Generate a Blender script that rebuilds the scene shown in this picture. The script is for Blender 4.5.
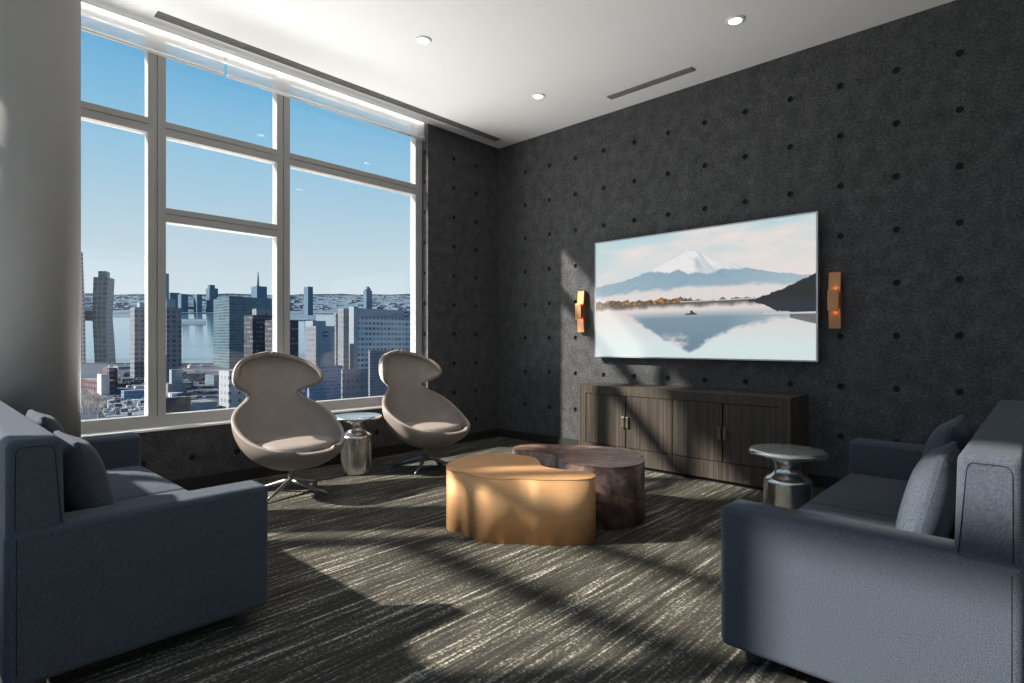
import bpy, bmesh, math, random
from mathutils import Vector, Matrix, noise
random.seed(7)
D = bpy.data
for o in list(D.objects): D.objects.remove(o, do_unlink=True)
scene = bpy.context.scene
COL = scene.collection

def S(r, g, b):
    f = lambda c: (c / 255 / 12.92) if c / 255 <= .04045 else ((c / 255 + .055) / 1.055) ** 2.4
    return (f(r), f(g), f(b), 1)

# ------------------------------------------------------------------ camera
FPX, TH, EYE = 567.0, math.radians(46.86), 1.2
CX, CY = -5.141, -5.043
cam = D.objects.new('camera', D.cameras.new('camera')); COL.objects.link(cam)
cam.location = (CX, CY, EYE); cam.rotation_euler = (math.pi / 2, 0, -TH)
cam.data.sensor_width = 36; cam.data.lens = 36 * FPX / 1024
cam.data.clip_start = .05; cam.data.clip_end = 20000
scene.camera = cam
# ------------------------------------------------------------------ exposure
vs = scene.view_settings
vs.view_transform = 'Standard'; vs.look = 'None'; vs.gamma = 1; vs.use_curve_mapping = False
vs.exposure = 0.0
# ------------------------------------------------------------------ sky
W = D.worlds.new('sky'); scene.world = W; W.use_nodes = True
nt = W.node_tree; nt.nodes.clear()
tc = nt.nodes.new('ShaderNodeTexCoord'); sp = nt.nodes.new('ShaderNodeSeparateXYZ')
rp = nt.nodes.new('ShaderNodeValToRGB'); bg = nt.nodes.new('ShaderNodeBackground'); ou = nt.nodes.new('ShaderNodeOutputWorld')
mr = nt.nodes.new('ShaderNodeMapRange'); mr.inputs[1].default_value = -.3; mr.inputs[2].default_value = .7
nt.links.new(tc.outputs['Generated'], sp.inputs[0]); nt.links.new(sp.outputs[2], mr.inputs[0])
nt.links.new(mr.outputs[0], rp.inputs[0]); nt.links.new(rp.outputs[0], bg.inputs[0]); nt.links.new(bg.outputs[0], ou.inputs[0])
el = rp.color_ramp.elements
def stop(z, c):
    e = el.new((z + .3)); e.color = c
el[0].position = 0; el[0].color = S(150, 160, 165)
el[1].position = 1; el[1].color = S(50, 125, 195)
stop(.0, S(200, 212, 222)); stop(.075, S(214, 225, 233)); stop(.16, S(193, 214, 227)); stop(.26, S(160, 200, 225))
stop(.36, S(118, 180, 219)); stop(.46, S(88, 160, 211))
bg.inputs[1].default_value = 1.07
# ------------------------------------------------------------------ sun and added fill lamps out of view
TAN = .67
SUND = Vector((.748, -.664, -TAN)).normalized()
sun = D.objects.new('sun', D.lights.new('sun', 'SUN')); COL.objects.link(sun)
sun.rotation_euler = SUND.to_track_quat('-Z', 'Y').to_euler()
sun.location = (-20, 18, 20)
sun.data.energy = 11; sun.data.angle = math.radians(1.8); sun.data.color = (1, .94, .86)
def area(name, loc, target, sx, sy, energy, color):
    l = D.lights.new(name, 'AREA'); l.shape = 'RECTANGLE'; l.size = sx; l.size_y = sy; l.energy = energy; l.color = color
    o = D.objects.new(name, l); COL.objects.link(o); o.location = loc
    o.rotation_euler = (Vector(target) - Vector(loc)).to_track_quat('-Z', 'Y').to_euler()
    return o
area('back_fill', (-2.9, -9.6, 1.7), (-2.9, 0, 2.6), 3.2, 2.6, 16, (1, .96, .9))  # added fill lamp behind the camera, brightens camera-facing sides
area('ceiling_fill_front', (-3.4, .80, .43), (-3.4, .40, 2.0), 4.4, .8, 390, (1, .955, .91))  # added lamp hidden below the sill, aimed up to brighten the ceiling
area('ceiling_fill_side', (-6.3, -1.5, .43), (-6.0, -1.5, 2.0), .7, 2.6, 26, (1, .955, .91))  # same kind of added upward fill, outside the left window
area('pocket_fill', (-3.3, .028, 3.70), (-3.3, .108, 3.66), 4.3, .02, 9, (1, .95, .9))  # added lamp hidden in the blind pocket, makes the window head glow

# ------------------------------------------------------------------ helpers
def tag(o, label=None, cat=None, group=None, kind=None):
    if label: o['label'] = label
    if cat: o['category'] = cat
    if group: o['group'] = group
    if kind: o['kind'] = kind
    return o
def thing(name, label, cat, loc=(0, 0, 0), rz=0, group=None):
    o = D.objects.new(name, None); COL.objects.link(o)
    o.location = loc; o.rotation_euler = (0, 0, rz); o.empty_display_size = .1
    return tag(o, label, cat, group)
def obj(name, bm, mat, parent=None, smooth=False, sub=0, loc=None, wn=False):
    me = D.meshes.new(name); bm.normal_update(); bm.to_mesh(me); bm.free()
    for m in (mat if isinstance(mat, (list, tuple)) else [mat]): me.materials.append(m)
    if smooth: me.polygons.foreach_set('use_smooth', [True] * len(me.polygons))
    o = D.objects.new(name, me); COL.objects.link(o)
    if parent: o.parent = parent
    if loc: o.location = loc
    if sub:
        s = o.modifiers.new('sub', 'SUBSURF'); s.levels = sub; s.render_levels = sub
    if wn:
        o.modifiers.new('wn', 'WEIGHTED_NORMAL')
    return o
def copy_tree(o, parent=None):
    c = o.copy(); COL.objects.link(c); c.parent = parent
    if parent: c.matrix_parent_inverse = o.matrix_parent_inverse
    for ch in list(o.children): copy_tree(ch, c)
    return c
def NB(): return bmesh.new()
def box(bm, x0, x1, y0, y1, z0, z1, mi=0):
    v = [bm.verts.new(p) for p in ((x0, y0, z0), (x1, y0, z0), (x1, y1, z0), (x0, y1, z0), (x0, y0, z1), (x1, y0, z1), (x1, y1, z1), (x0, y1, z1))]
    fs = []
    for q in ((0, 3, 2, 1), (4, 5, 6, 7), (0, 1, 5, 4), (1, 2, 6, 5), (2, 3, 7, 6), (3, 0, 4, 7)):
        f = bm.faces.new([v[i] for i in q]); f.material_index = mi; fs.append(f)
    return v, fs
def rbox(x0, x1, y0, y1, z0, z1, r, seg=3):
    bm = NB(); box(bm, x0, x1, y0, y1, z0, z1)
    bmesh.ops.bevel(bm, geom=bm.edges[:], offset=r, segments=seg, profile=.5, affect='EDGES')
    return bm
def tube(bm, pts, r, n=8, cap=True, mi=0):
    pts = [Vector(p) for p in pts]; rs = r if isinstance(r, (list, tuple)) else [r] * len(pts)
    rings = []; up = None
    for i, p in enumerate(pts):
        t = (pts[min(i + 1, len(pts) - 1)] - pts[max(i - 1, 0)]).normalized()
        if up is None: up = Vector((0, 0, 1)) if abs(t.z) < .9 else Vector((1, 0, 0))
        a = t.cross(up).normalized(); b = a.cross(t).normalized(); up = b
        rings.append([bm.verts.new(p + (a * math.cos(k * 2 * math.pi / n) + b * math.sin(k * 2 * math.pi / n)) * rs[i]) for k in range(n)])
    for i in range(len(rings) - 1):
        for k in range(n):
            f = bm.faces.new((rings[i][k], rings[i][(k + 1) % n], rings[i + 1][(k + 1) % n], rings[i + 1][k])); f.material_index = mi; f.smooth = True
    if cap:
        bm.faces.new(rings[0][::-1]).material_index = mi; bm.faces.new(rings[-1]).material_index = mi
def lathe(prof, n=48, cap_bottom=True, cap_top=True):
    bm = NB(); rings = []
    for r, z in prof:
        rings.append([bm.verts.new((r * math.cos(k * 2 * math.pi / n), r * math.sin(k * 2 * math.pi / n), z)) for k in range(n)])
    for i in range(len(rings) - 1):
        for k in range(n):
            bm.faces.new((rings[i][k], rings[i][(k + 1) % n], rings[i + 1][(k + 1) % n], rings[i + 1][k])).smooth = True
    if cap_bottom: bm.faces.new(rings[0][::-1])
    if cap_top: bm.faces.new(rings[-1])
    return bm
def smooth_closed(pts, per=6):
    out = []; n = len(pts)
    for i in range(n):
        p0, p1, p2, p3 = (Vector(pts[(i + k) % n]) for k in (-1, 0, 1, 2))
        for j in range(per):
            t = j / per
            out.append(.5 * ((2 * p1) + (p2 - p0) * t + (2 * p0 - 5 * p1 + 4 * p2 - p3) * t * t + (3 * p1 - p0 - 3 * p2 + p3) * t ** 3))
    return out
def prism(outline, z0, z1, bev=0):
    bm = NB()
    a = [bm.verts.new((p[0], p[1], z0)) for p in outline]; b = [bm.verts.new((p[0], p[1], z1)) for p in outline]
    n = len(a)
    area2 = sum(outline[i][0] * outline[(i + 1) % n][1] - outline[(i + 1) % n][0] * outline[i][1] for i in range(n))
    for i in range(n):
        j = (i + 1) % n
        f = bm.faces.new((a[i], a[j], b[j], b[i]) if area2 > 0 else (b[i], b[j], a[j], a[i])); f.smooth = True
    top = bm.faces.new(b if area2 > 0 else b[::-1]); bm.faces.new(a[::-1] if area2 > 0 else a)
    if bev:
        bmesh.ops.bevel(bm, geom=list(top.edges), offset=bev, segments=2, profile=.5, affect='EDGES')
    return bm

# ------------------------------------------------------------------ materials
class NM:
    def __init__(s, name):
        s.m = D.materials.new(name); s.m.use_nodes = True; s.t = s.m.node_tree
        s.b = s.t.nodes['Principled BSDF']; s.out = s.t.nodes['Material Output']
    def n(s, typ, **kw):
        x = s.t.nodes.new(typ)
        for k, v in kw.items():
            if k.startswith('i_'):
                key = k[2:]; x.inputs[int(key) if key.isdigit() else key].default_value = v
            else: setattr(x, k, v)
        return x
    def l(s, a, b): s.t.links.new(a, b)
    def coord(s, kind='Object', scale=(1, 1, 1), rot=(0, 0, 0)):
        c = s.n('ShaderNodeTexCoord'); mp = s.n('ShaderNodeMapping'); mp.inputs['Scale'].default_value = scale; mp.inputs['Rotation'].default_value = rot
        s.l(c.outputs[kind], mp.inputs[0]); return mp.outputs[0]
    def noise(s, vec, scale, detail=4, rough=.6):
        x = s.n('ShaderNodeTexNoise'); x.inputs['Scale'].default_value = scale; x.inputs['Detail'].default_value = detail; x.inputs['Roughness'].default_value = rough
        s.l(vec, x.inputs['Vector']); return x.outputs['Fac']
    def ramp(s, fac, stops):
        r = s.n('ShaderNodeValToRGB'); e = r.color_ramp.elements
        e[0].position, e[0].color = stops[0]; e[1].position, e[1].color = stops[-1]
        for p, c in stops[1:-1]:
            q = e.new(p); q.color = c
        s.l(fac, r.inputs[0]); return r.outputs[0]
    def math(s, op, a, b=None, clamp=False):
        x = s.n('ShaderNodeMath', operation=op, use_clamp=clamp)
        for i, v in enumerate((a, b)):
            if v is None: continue
            if isinstance(v, (int, float)): x.inputs[i].default_value = v
            else: s.l(v, x.inputs[i])
        return x.outputs[0]
    def mix(s, fac, a, b):
        x = s.n('ShaderNodeMix', data_type='RGBA')
        for sock, v in ((x.inputs[0], fac), (x.inputs[6], a), (x.inputs[7], b)):
            if isinstance(v, (int, float, tuple)): sock.default_value = v
            else: s.l(v, sock)
        return x.outputs[2]
    def bump(s, h, strength=.3, dist=.01):
        x = s.n('ShaderNodeBump'); x.inputs['Strength'].default_value = strength; x.inputs['Distance'].default_value = dist
        s.l(h, x.inputs['Height']); s.l(x.outputs[0], s.b.inputs['Normal'])
    def set(s, color=None, rough=None, metal=None, spec=None):
        for k, v in (('Base Color', color), ('Roughness', rough), ('Metallic', metal), ('Specular IOR Level', spec)):
            if v is None: continue
            if isinstance(v, (int, float, tuple)): s.b.inputs[k].default_value = v
            else: s.l(v, s.b.inputs[k])
        return s
def flat(name, color, rough=.6, metal=0, spec=.4, var=.06, scale=6):
    m = NM(name); v = m.coord(); f = m.noise(v, scale)
    c = [color[i] for i in range(3)]
    lo = tuple(x * (1 - var) for x in c) + (1,); hi = tuple(x * (1 + var) for x in c) + (1,)
    m.set(m.ramp(f, [(.3, lo), (.7, hi)]), rough, metal, spec)
    return m.m

def mk_felt():
    m = NM('felt'); v = m.coord()
    a = m.noise(v, 110, 5, .75); b = m.noise(v, 9, 4, .6); h = m.noise(m.coord(scale=(1, 1, 1.6)), 42, 4, .7)
    f = m.math('ADD', m.math('MULTIPLY', a, .45), m.math('ADD', m.math('MULTIPLY', b, .2), m.math('MULTIPLY', h, .35)))
    c = m.ramp(f, [(.36, (.024, .024, .0255, 1)), (.5, (.066, .066, .069, 1)), (.64, (.165, .164, .168, 1))])
    m.set(c, .95, 0, .15); m.bump(f, .35, .006); return m.m
def mk_carpet():
    m = NM('carpet')
    v1 = m.coord(scale=(1.5, 32, 1)); v2 = m.coord(scale=(4.2, 80, 1)); v3 = m.coord()
    s1 = m.noise(v1, 1.0, 3, .6); s2 = m.noise(v2, 1.0, 3, .6); fib = m.noise(v3, 62, 5, .8); big = m.noise(m.coord(scale=(.5, 3, 1)), 1.6, 2)
    f = m.math('ADD', m.math('MULTIPLY', s1, .52), m.math('ADD', m.math('MULTIPLY', s2, .32), m.math('MULTIPLY', big, .16)))
    f2 = m.math('ADD', f, m.math('MULTIPLY', m.math('SUBTRACT', fib, .5), .62))
    c = m.ramp(f2, [(.38, S(54, 51, 46)), (.52, S(76, 73, 66)), (.58, S(116, 111, 100)), (.68, S(216, 208, 190))])
    m.set(c, .95, 0, .1); m.bump(fib, .6, .006); return m.m
def mk_fabric():
    m = NM('blue_fabric'); v = m.coord()
    a = m.noise(v, 230, 4, .85); w1 = m.n('ShaderNodeTexWave', wave_type='BANDS', bands_direction='DIAGONAL'); m.l(v, w1.inputs['Vector']); w1.inputs['Scale'].default_value = 160; w1.inputs['Distortion'].default_value = 3
    f = m.math('ADD', m.math('MULTIPLY', a, .7), m.math('MULTIPLY', w1.outputs['Fac'], .3))
    c = m.ramp(f, [(.33, S(38, 42, 50)), (.5, S(59, 65, 76)), (.67, S(106, 112, 123))])
    m.set(c, .9, 0, .2); m.b.inputs['Sheen Weight'].default_value = .06; m.b.inputs['Sheen Roughness'].default_value = .5
    m.bump(f, .12, .002); return m.m
def mk_wood():
    m = NM('dark_wood'); v = m.coord(scale=(70, 70, .8)); a = m.noise(v, 1.0, 3, .6); b = m.noise(m.coord(scale=(18, 18, .4)), 1, 2)
    f = m.math('ADD', m.math('MULTIPLY', a, .65), m.math('MULTIPLY', b, .35))
    m.set(m.ramp(f, [(.35, S(46, 41, 36)), (.5, S(64, 56, 49)), (.66, S(90, 80, 70))]), .45, 0, .4); m.bump(a, .08, .002); return m.m
def mk_burl():
    m = NM('burl_veneer'); v = m.coord()
    d = m.n('ShaderNodeTexNoise'); d.inputs['Scale'].default_value = 5; d.inputs['Detail'].default_value = 4; m.l(v, d.inputs['Vector'])
    vm = m.n('ShaderNodeVectorMath', operation='MULTIPLY_ADD'); m.l(d.outputs['Color'], vm.inputs[0]); vm.inputs[1].default_value = (.35, .35, .35); m.l(v, vm.inputs[2])
    a = m.noise(vm.outputs[0], 9, 6, .65)
    m.set(m.ramp(a, [(.3, S(62, 42, 35)), (.46, S(106, 78, 68)), (.6, S(144, 114, 103)), (.75, S(182, 153, 141))]), .34, 0, .6); return m.m
def mk_brass():
    m = NM('brushed_brass'); a = m.noise(m.coord(scale=(1, 1, 40)), 3, 2)
    m.set(m.ramp(a, [(.3, S(230, 176, 124)), (.7, S(238, 184, 132))]), .60, .6); return m.m
def mk_silver():
    m = NM('silver_leaf'); v = m.coord(); a = m.noise(v, 9, 4)
    m.set(m.ramp(a, [(.3, S(222, 219, 215)), (.7, S(236, 233, 229))]), .21, .95); return m.m
def mk_leather():
    m = NM('taupe_leather'); v = m.coord(); a = m.noise(v, 260, 3, .6); b = m.noise(v, 5, 3)
    m.set(m.ramp(b, [(.3, S(149, 136, 128)), (.7, S(159, 146, 137))]), .5, 0, .4); m.bump(a, .06, .002); return m.m
def mk_glass():
    m = NM('window_glass'); t = m.t; t.nodes.remove(m.b)
    tr = m.n('ShaderNodeBsdfTransparent'); tr.inputs[0].default_value = (.97, .985, .98, 1)
    gl = m.n('ShaderNodeBsdfGlossy'); gl.inputs['Roughness'].default_value = .01
    lw = m.n('ShaderNodeLayerWeight'); mx = m.n('ShaderNodeMixShader')
    m.l(m.math('ADD', m.math('MULTIPLY', m.math('POWER', lw.outputs['Facing'], 5.0), .7), .025), mx.inputs[0]); m.l(tr.outputs[0], mx.inputs[1]); m.l(gl.outputs[0], mx.inputs[2]); m.l(mx.outputs[0], m.out.inputs[0]); return m.m
def mk_sheer():
    m = NM('sheer_shade'); t = m.t; t.nodes.remove(m.b)
    v = m.coord(scale=(300, 1, 300)); a = m.noise(v, 1, 1)
    tr = m.n('ShaderNodeBsdfTransparent'); df = m.n('ShaderNodeBsdfDiffuse'); tl = m.n('ShaderNodeBsdfTranslucent')
    df.inputs[0].default_value = (.85, .86, .86, 1); tl.inputs[0].default_value = (.8, .81, .82, 1)
    m1 = m.n('ShaderNodeMixShader'); m1.inputs[0].default_value = .4; m.l(df.outputs[0], m1.inputs[1]); m.l(tl.outputs[0], m1.inputs[2])
    m2 = m.n('ShaderNodeMixShader'); m.l(m.math('ADD', m.math('MULTIPLY', a, .3), .25), m2.inputs[0])
    m.l(tr.outputs[0], m2.inputs[1]); m.l(m1.outputs[0], m2.inputs[2]); m.l(m2.outputs[0], m.out.inputs[0]); return m.m
def emit(name, color, strength, base=(.02, .02, .02, 1)):
    m = NM(name); m.set(base, .4); m.b.inputs['Emission Color'].default_value = color; m.b.inputs['Emission Strength'].default_value = strength
    return m.m
M = dict(felt=mk_felt(), carpet=mk_carpet(), fabric=mk_fabric(), wood=mk_wood(), burl=mk_burl(), brass=mk_brass(), silver=mk_silver(),
         leather=mk_leather(), glass=mk_glass(), sheer=mk_sheer(),
         hole=flat('felt_plug', (.026, .026, .027), .9, spec=.1), ceiling=flat('ceiling_paint', (.82, .815, .81), .9, var=.01),
         frame=flat('window_frame_paint', (.36, .35, .335), .45, var=.02), baseb=flat('black_rubber', (.018, .017, .016), .6),
         column=flat('column_paint', (.26, .25, .24), .7, var=.02), wallp=flat('plain_paint', (.5, .48, .45), .85, var=.02),
         dark=flat('dark_gap', (.01, .01, .01), .8), chrome=flat('brushed_steel', (.34, .32, .30), .45, metal=.9, var=.04, scale=20),
         bezel=flat('silver_bezel', (.45, .46, .48), .35, metal=.8), bronze=flat('bronze_metal', S(178, 130, 92)[:3], .42, metal=.75),
         amber=emit('amber_glow', (1, .13, .02, 1), 1.3), lamp=emit('lamp_white', (1, .95, .88, 1), 9), trimw=flat('white_trim', (.8, .8, .79), .5, var=.01),
         pull=flat('pewter_pull', S(120, 110, 98)[:3], .4, metal=.7), legm=flat('grey_leg', (.06, .06, .06), .5),
         gloss_gray=flat('slot_gray', (.21, .20, .19), .6), seam=flat('seam_dark', (.012, .014, .02), .9), bar=flat('shade_bar', (.78, .77, .75), .5, var=.01))
H = 3.647

# ------------------------------------------------------------------ room shell
XW0 = -5.59; YB = -9.2; WX1 = -1.14; YF = .108; YG = .17; SILL = .515
bm = NB(); box(bm, XW0, 0, YB, 0.01, -.12, 0); tag(obj('floor', bm, M['carpet']), kind='structure')
bm = NB(); box(bm, XW0 + .005, .25, YB, .012, H, H + .25); box(bm, XW0 - .5, .25, .012, .5, 3.78, H + .25); tag(obj('ceiling', bm, M['ceiling']), kind='structure')

def holed_wall(bm, org, ua, va, U, V, cu, cv, r=.025, depth=.014, n=16):
    """sheet org + u*ua + v*va, 0<=u<=U, 0<=v<=V with a shallow round plug hole at each (cu, cv)"""
    ua = Vector(ua); va = Vector(va); org = Vector(org); nr = ua.cross(va)
    P = lambda u, v, w=0: bm.verts.new(org + ua * u + va * v - nr * w)
    def edges(c, T):
        c = sorted(c); return [0] + [(c[i] + c[i + 1]) / 2 for i in range(len(c) - 1)] + [T]
    eu, ev = edges(cu, U), edges(cv, V); cu = sorted(cu); cv = sorted(cv)
    for i, u in enumerate(cu):
        for j, v in enumerate(cv):
            a, b, c, d = eu[i], eu[i + 1], ev[j], ev[j + 1]
            ring = []; outer = []
            for k in range(n):
                t = 2 * math.pi * (k + .5) / n; cs, sn = math.cos(t), math.sin(t)
                ring.append(P(u + r * cs, v + r * sn))
                tt = 1e9
                if cs > 1e-9: tt = min(tt, (b - u) / cs)
                if cs < -1e-9: tt = min(tt, (a - u) / cs)
                if sn > 1e-9: tt = min(tt, (d - v) / sn)
                if sn < -1e-9: tt = min(tt, (c - v) / sn)
                outer.append((u + tt * cs, v + tt * sn))
            ov = [P(*q) for q in outer]
            side = lambda q: (0 if abs(q[0] - b) < 1e-6 else 2 if abs(q[0] - a) < 1e-6 else 1 if abs(q[1] - d) < 1e-6 else 3)
            corner = {(0, 1): (b, d), (1, 2): (a, d), (2, 3): (a, c), (3, 0): (b, c)}
            for k in range(n):
                l = (k + 1) % n; s0, s1 = side(outer[k]), side(outer[l])
                vs_ = [ring[k], ov[k]]
                if s0 != s1: vs_.append(P(*corner[(s0, s1)]))
                vs_ += [ov[l], ring[l]]
                bm.faces.new(vs_)
            low = [P(u + r * math.cos(2 * math.pi * (k + .5) / n), v + r * math.sin(2 * math.pi * (k + .5) / n), depth) for k in range(n)]
            for k in range(n):
                l = (k + 1) % n; f = bm.faces.new((ring[k], ring[l], low[l], low[k])); f.material_index = 1
            bm.faces.new(low).material_index = 1
# TV wall (x = 0): u runs towards -y, so the normal faces -x
bm = NB()
cu = [.449 + .378 * k for k in range(23)]; cv = [.032 + .4035 * k + .0 for k in range(9)]
cv = [3.26 - .4035 * k for k in range(8)]
holed_wall(bm, (0, 0, 0), (0, -1, 0), (0, 0, 1), 9.2, H, cu, cv)
box(bm, .02, .25, YB, .5, 0, H + .2)
tag(obj('wall_right', bm, [M['felt'], M['hole']]), kind='structure')
# window wall (y = 0): right of the window, the reveal, and the low part under the sill
bm = NB()
cv = [3.341 - .3425 * k for k in range(10)]
holed_wall(bm, (WX1, 0, 0), (1, 0, 0), (0, 0, 1), -WX1, H, [WX1 * -1 - .757, WX1 * -1 - .407], cv)
holed_wall(bm, (WX1, .19, SILL), (0, -1, 0), (0, 0, 1), .19, H - SILL, [.130], [z - SILL for z in cv[:-1] if z > SILL + .05], r=.022, depth=.01)
holed_wall(bm, (XW0, 0, 0), (1, 0, 0), (0, 0, 1), WX1 - XW0, SILL, [x - XW0 for x in [-1.457 - .35 * k for k in range(12)]], [.258])
box(bm, WX1 + .02, .02, .02, .20, 0, H + .12); box(bm, XW0, WX1 + .02, .02, .20, 0, SILL - .012)
tag(obj('wall_front', bm, [M['felt'], M['hole']]), kind='structure')
# baseboards
bm = NB(); box(bm, -.014, 0.0, YB, 0, 0, .098); tag(obj('baseboard_right', bm, M['baseb']), kind='structure')
bm = NB(); box(bm, XW0, -.014, -.014, 0, 0, .098); tag(obj('baseboard_front', bm, M['baseb']), kind='structure')
# walls behind and beside the camera: back wall with a window opening, left wall with the second long window
bm = NB()
box(bm, XW0 - .4, -4.6, YB - .2, YB, 0, H); box(bm, -1.2, .25, YB - .2, YB, 0, H); box(bm, -4.6, -1.2, YB - .2, YB, 0, .5); box(bm, -4.6, -1.2, YB - .2, YB, 3.2, H)
tag(obj('wall_back', bm, M['wallp']), kind='structure')
YL1, YL0 = .108, -6.6                                   # left window runs from YL1 (near the corner) back to YL0
bm = NB(); box(bm, XW0 - .5, XW0, YB, 0, 0, SILL - .012); box(bm, XW0 - .5, XW0, YB, YL0, SILL - .012, H + .1)
box(bm, XW0 - .5, XW0, YL0, .0, H + .14, H + .25)
tag(obj('wall_left', bm, M['wallp']), kind='structure')

ZS0, ZS1, ZT0, ZT1, ZM0, ZM1, ZH = SILL, .612, 2.852, 2.968, 2.163, 2.276, 3.652
def build_window(name, uv, u0, u1, muls, midbays, jambs, YB_=.20, YG=.17, ZM0=ZM0, ZM1=ZM1, ZT0=ZT0, ZT1=ZT1):
    """uv maps (along the wall, distance into the wall, height) to the world"""
    bm = NB()
    def fr(a, b, z0, z1, d0=YF, d1=YB_):
        p, q = uv(a, d0), uv(b, d1)
        box(bm, min(p[0], q[0]), max(p[0], q[0]), min(p[1], q[1]), max(p[1], q[1]), z0, z1)
    def split(a, b, z0, z1, vertical):
        """a member made of two halves meeting in a thin dark joint"""
        g = .004
        if vertical:
            c = (a + b) / 2; fr(a, c - g, z0, z1); fr(c + g, b, z0, z1); fr(c - g, c + g, z0, z1, YF + .012)
        else:
            c = (z0 + z1) / 2 + .006; fr(a, b, z0, c - g * .8); fr(a, b, c + g * .8, z1); fr(a, b, c - g, c + g, YF + .012)
    fr(u0, u1, ZS0, ZS1); fr(u0, u1, ZH, 3.79)
    fr(u1 - jambs[1], u1, ZS1, ZH); fr(u0, u0 + jambs[0], ZS1, ZH)
    for a, b in muls: split(a, b, ZS1, ZH, True)
    e = [u0 + jambs[0]] + [x for m_ in muls for x in m_] + [u1 - jambs[1]]
    bays = [(e[2 * i], e[2 * i + 1]) for i in range(len(muls) + 1)]
    for a, b in bays: split(a, b, ZT0, ZT1, False)
    for i in midbays: split(bays[i][0], bays[i][1], ZM0, ZM1, False)
    win = tag(obj(name, bm, M['frame']), kind='structure')
    for i, (a, b) in enumerate(bays):
        zs = [(ZT1, ZH), (ZM1, ZT0), (ZS1, ZM0)] if i in midbays else [(ZT1, ZH), (ZS1, ZT0)]
        for z0, z1 in zs:
            p, q = uv(a - .01, YG - .004), uv(b + .01, YG + .004)
            bm = NB(); box(bm, min(p[0], q[0]), max(p[0], q[0]), min(p[1], q[1]), max(p[1], q[1]), z0 - .01, z1 + .01); obj('pane', bm, M['glass'], win)
    def slab(nm, a, b, d0, d1, z0, z1):
        p, q = uv(a, d0), uv(b, d1); bm = NB()
        box(bm, min(p[0], q[0]), max(p[0], q[0]), min(p[1], q[1]), max(p[1], q[1]), z0, z1); obj(nm, bm, M['trimw'], win)
    slab('sill', u0, u1, -.012, YF + .02, SILL - .012, SILL + .004)
    slab('bounce_ledge', u0, u1, YB_, YB_ + .06, ZS0 - .02, ZS0 + .03)  # unseen white ledge added to bounce sun up at the ceiling
    slab('bounce_slab', u0, u1, YB_, YB_ + 1.2, .30, .40)  # unseen white slab added outside as a sun reflector for the ceiling
    return win
XL = -5.755
build_window('window_1', lambda a, d: (a, d), XL, WX1, [(-3.841, -3.716), (-2.81, -2.687)], [1], (.06, .09))
build_window('window_2', lambda a, d: (XW0 - d, a), YL0, YL1, [(-5.0, -4.88), (-3.45, -3.33), (-1.92, -1.77)], [3], (.1, .06), .20, .16, 2.30, 2.43, 2.95, 3.065)
# round column
bm = lathe([(.26, 0), (.26, H)], 64); c_ = obj('column', bm, M['column'], loc=(-4.5965, -.275, 0)); tag(c_, kind='structure')

# roller shades drawn up at the window head
def shade(x0, x1, label):
    t = thing('roller_shade', label, 'blind', ((x0 + x1) / 2, .055, 3.47), group='sheer roller shades at the window head')
    w = (x1 - x0) / 2
    bm = NB(); box(bm, -w, w, -.001, .001, .01, .29); obj('sheer_fabric', bm, M['sheer'], t)
    bm = NB(); tube(bm, [(-w, 0, .005), (w, 0, .005)], .014, 12); obj('bottom_bar', bm, M['bar'], t)
    bm = NB(); tube(bm, [(-w, .0, .285), (w, .0, .285)], .022, 12); obj('roller', bm, M['bar'], t)
shade(-3.268, -1.15, 'sheer white roller shade raised above the two right-hand window bays')
shade(-5.4, -3.292, 'sheer white roller shade raised above the window bay beside the round column')

# ceiling: slot diffusers, downlights
def diffuser(x0, x1, y0, y1, label, along_x):
    t = thing('slot_diffuser', label, 'ceiling vent', ((x0 + x1) / 2, (y0 + y1) / 2, H), group='linear slot diffusers in the ceiling')
    hx, hy = (x1 - x0) / 2, (y1 - y0) / 2
    bm = NB(); box(bm, -hx, hx, -hy, hy, -.003, 0.0); obj('backing', bm, M['dark'], t)
    bm = NB()
    for k in range(4):
        if along_x:
            y = -hy + (2 * hy - .012) * k / 3; box(bm, -hx, hx, y, y + .012, -.010, -.003)
        else:
            x = -hx + (2 * hx - .012) * k / 3; box(bm, x, x + .012, -hy, hy, -.010, -.003)
    obj('blade', bm, M['gloss_gray'], t)
diffuser(-3.87, -.235, -.262, -.172, 'long dark slot diffuser in the ceiling running along the window', True)
diffuser(-.365, -.285, -2.76, -1.865, 'short dark slot diffuser in the ceiling above the television wall', False)
dl = None
for (x, y), lab in (((-2.277, -1.369), 'recessed white downlight nearest the window, above the lounge chairs'), ((-.831, -3.331), 'recessed white downlight beside the short slot diffuser, nearest the camera'),
                    ((-.84, -1.368), 'recessed white downlight nearest the corner where felt walls meet')):
    if dl is None:
        dl = thing('downlight', lab, 'ceiling light', (x, y, H), group='recessed ceiling downlights')
        obj('trim_ring', lathe([(.046, -.002), (.05, -.012), (.066, -.010), (.07, 0)], 32, False, False), M['trimw'], dl)
        obj('lens', lathe([(.047, -.006), (.047, -.001)], 32), M['lamp'], dl)
        ld = D.lights.new('downlight_beam', 'SPOT'); ld.energy = 8; ld.spot_size = 1.6; ld.spot_blend = .8; ld.shadow_soft_size = .05; ld.color = (1, .92, .82)
        lo = D.objects.new('downlight_beam', ld); COL.objects.link(lo); lo.parent = dl; lo.location = (0, 0, -.02)
    else:
        d2 = copy_tree(dl); d2.location = (x, y, H); d2['label'] = lab

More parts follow.
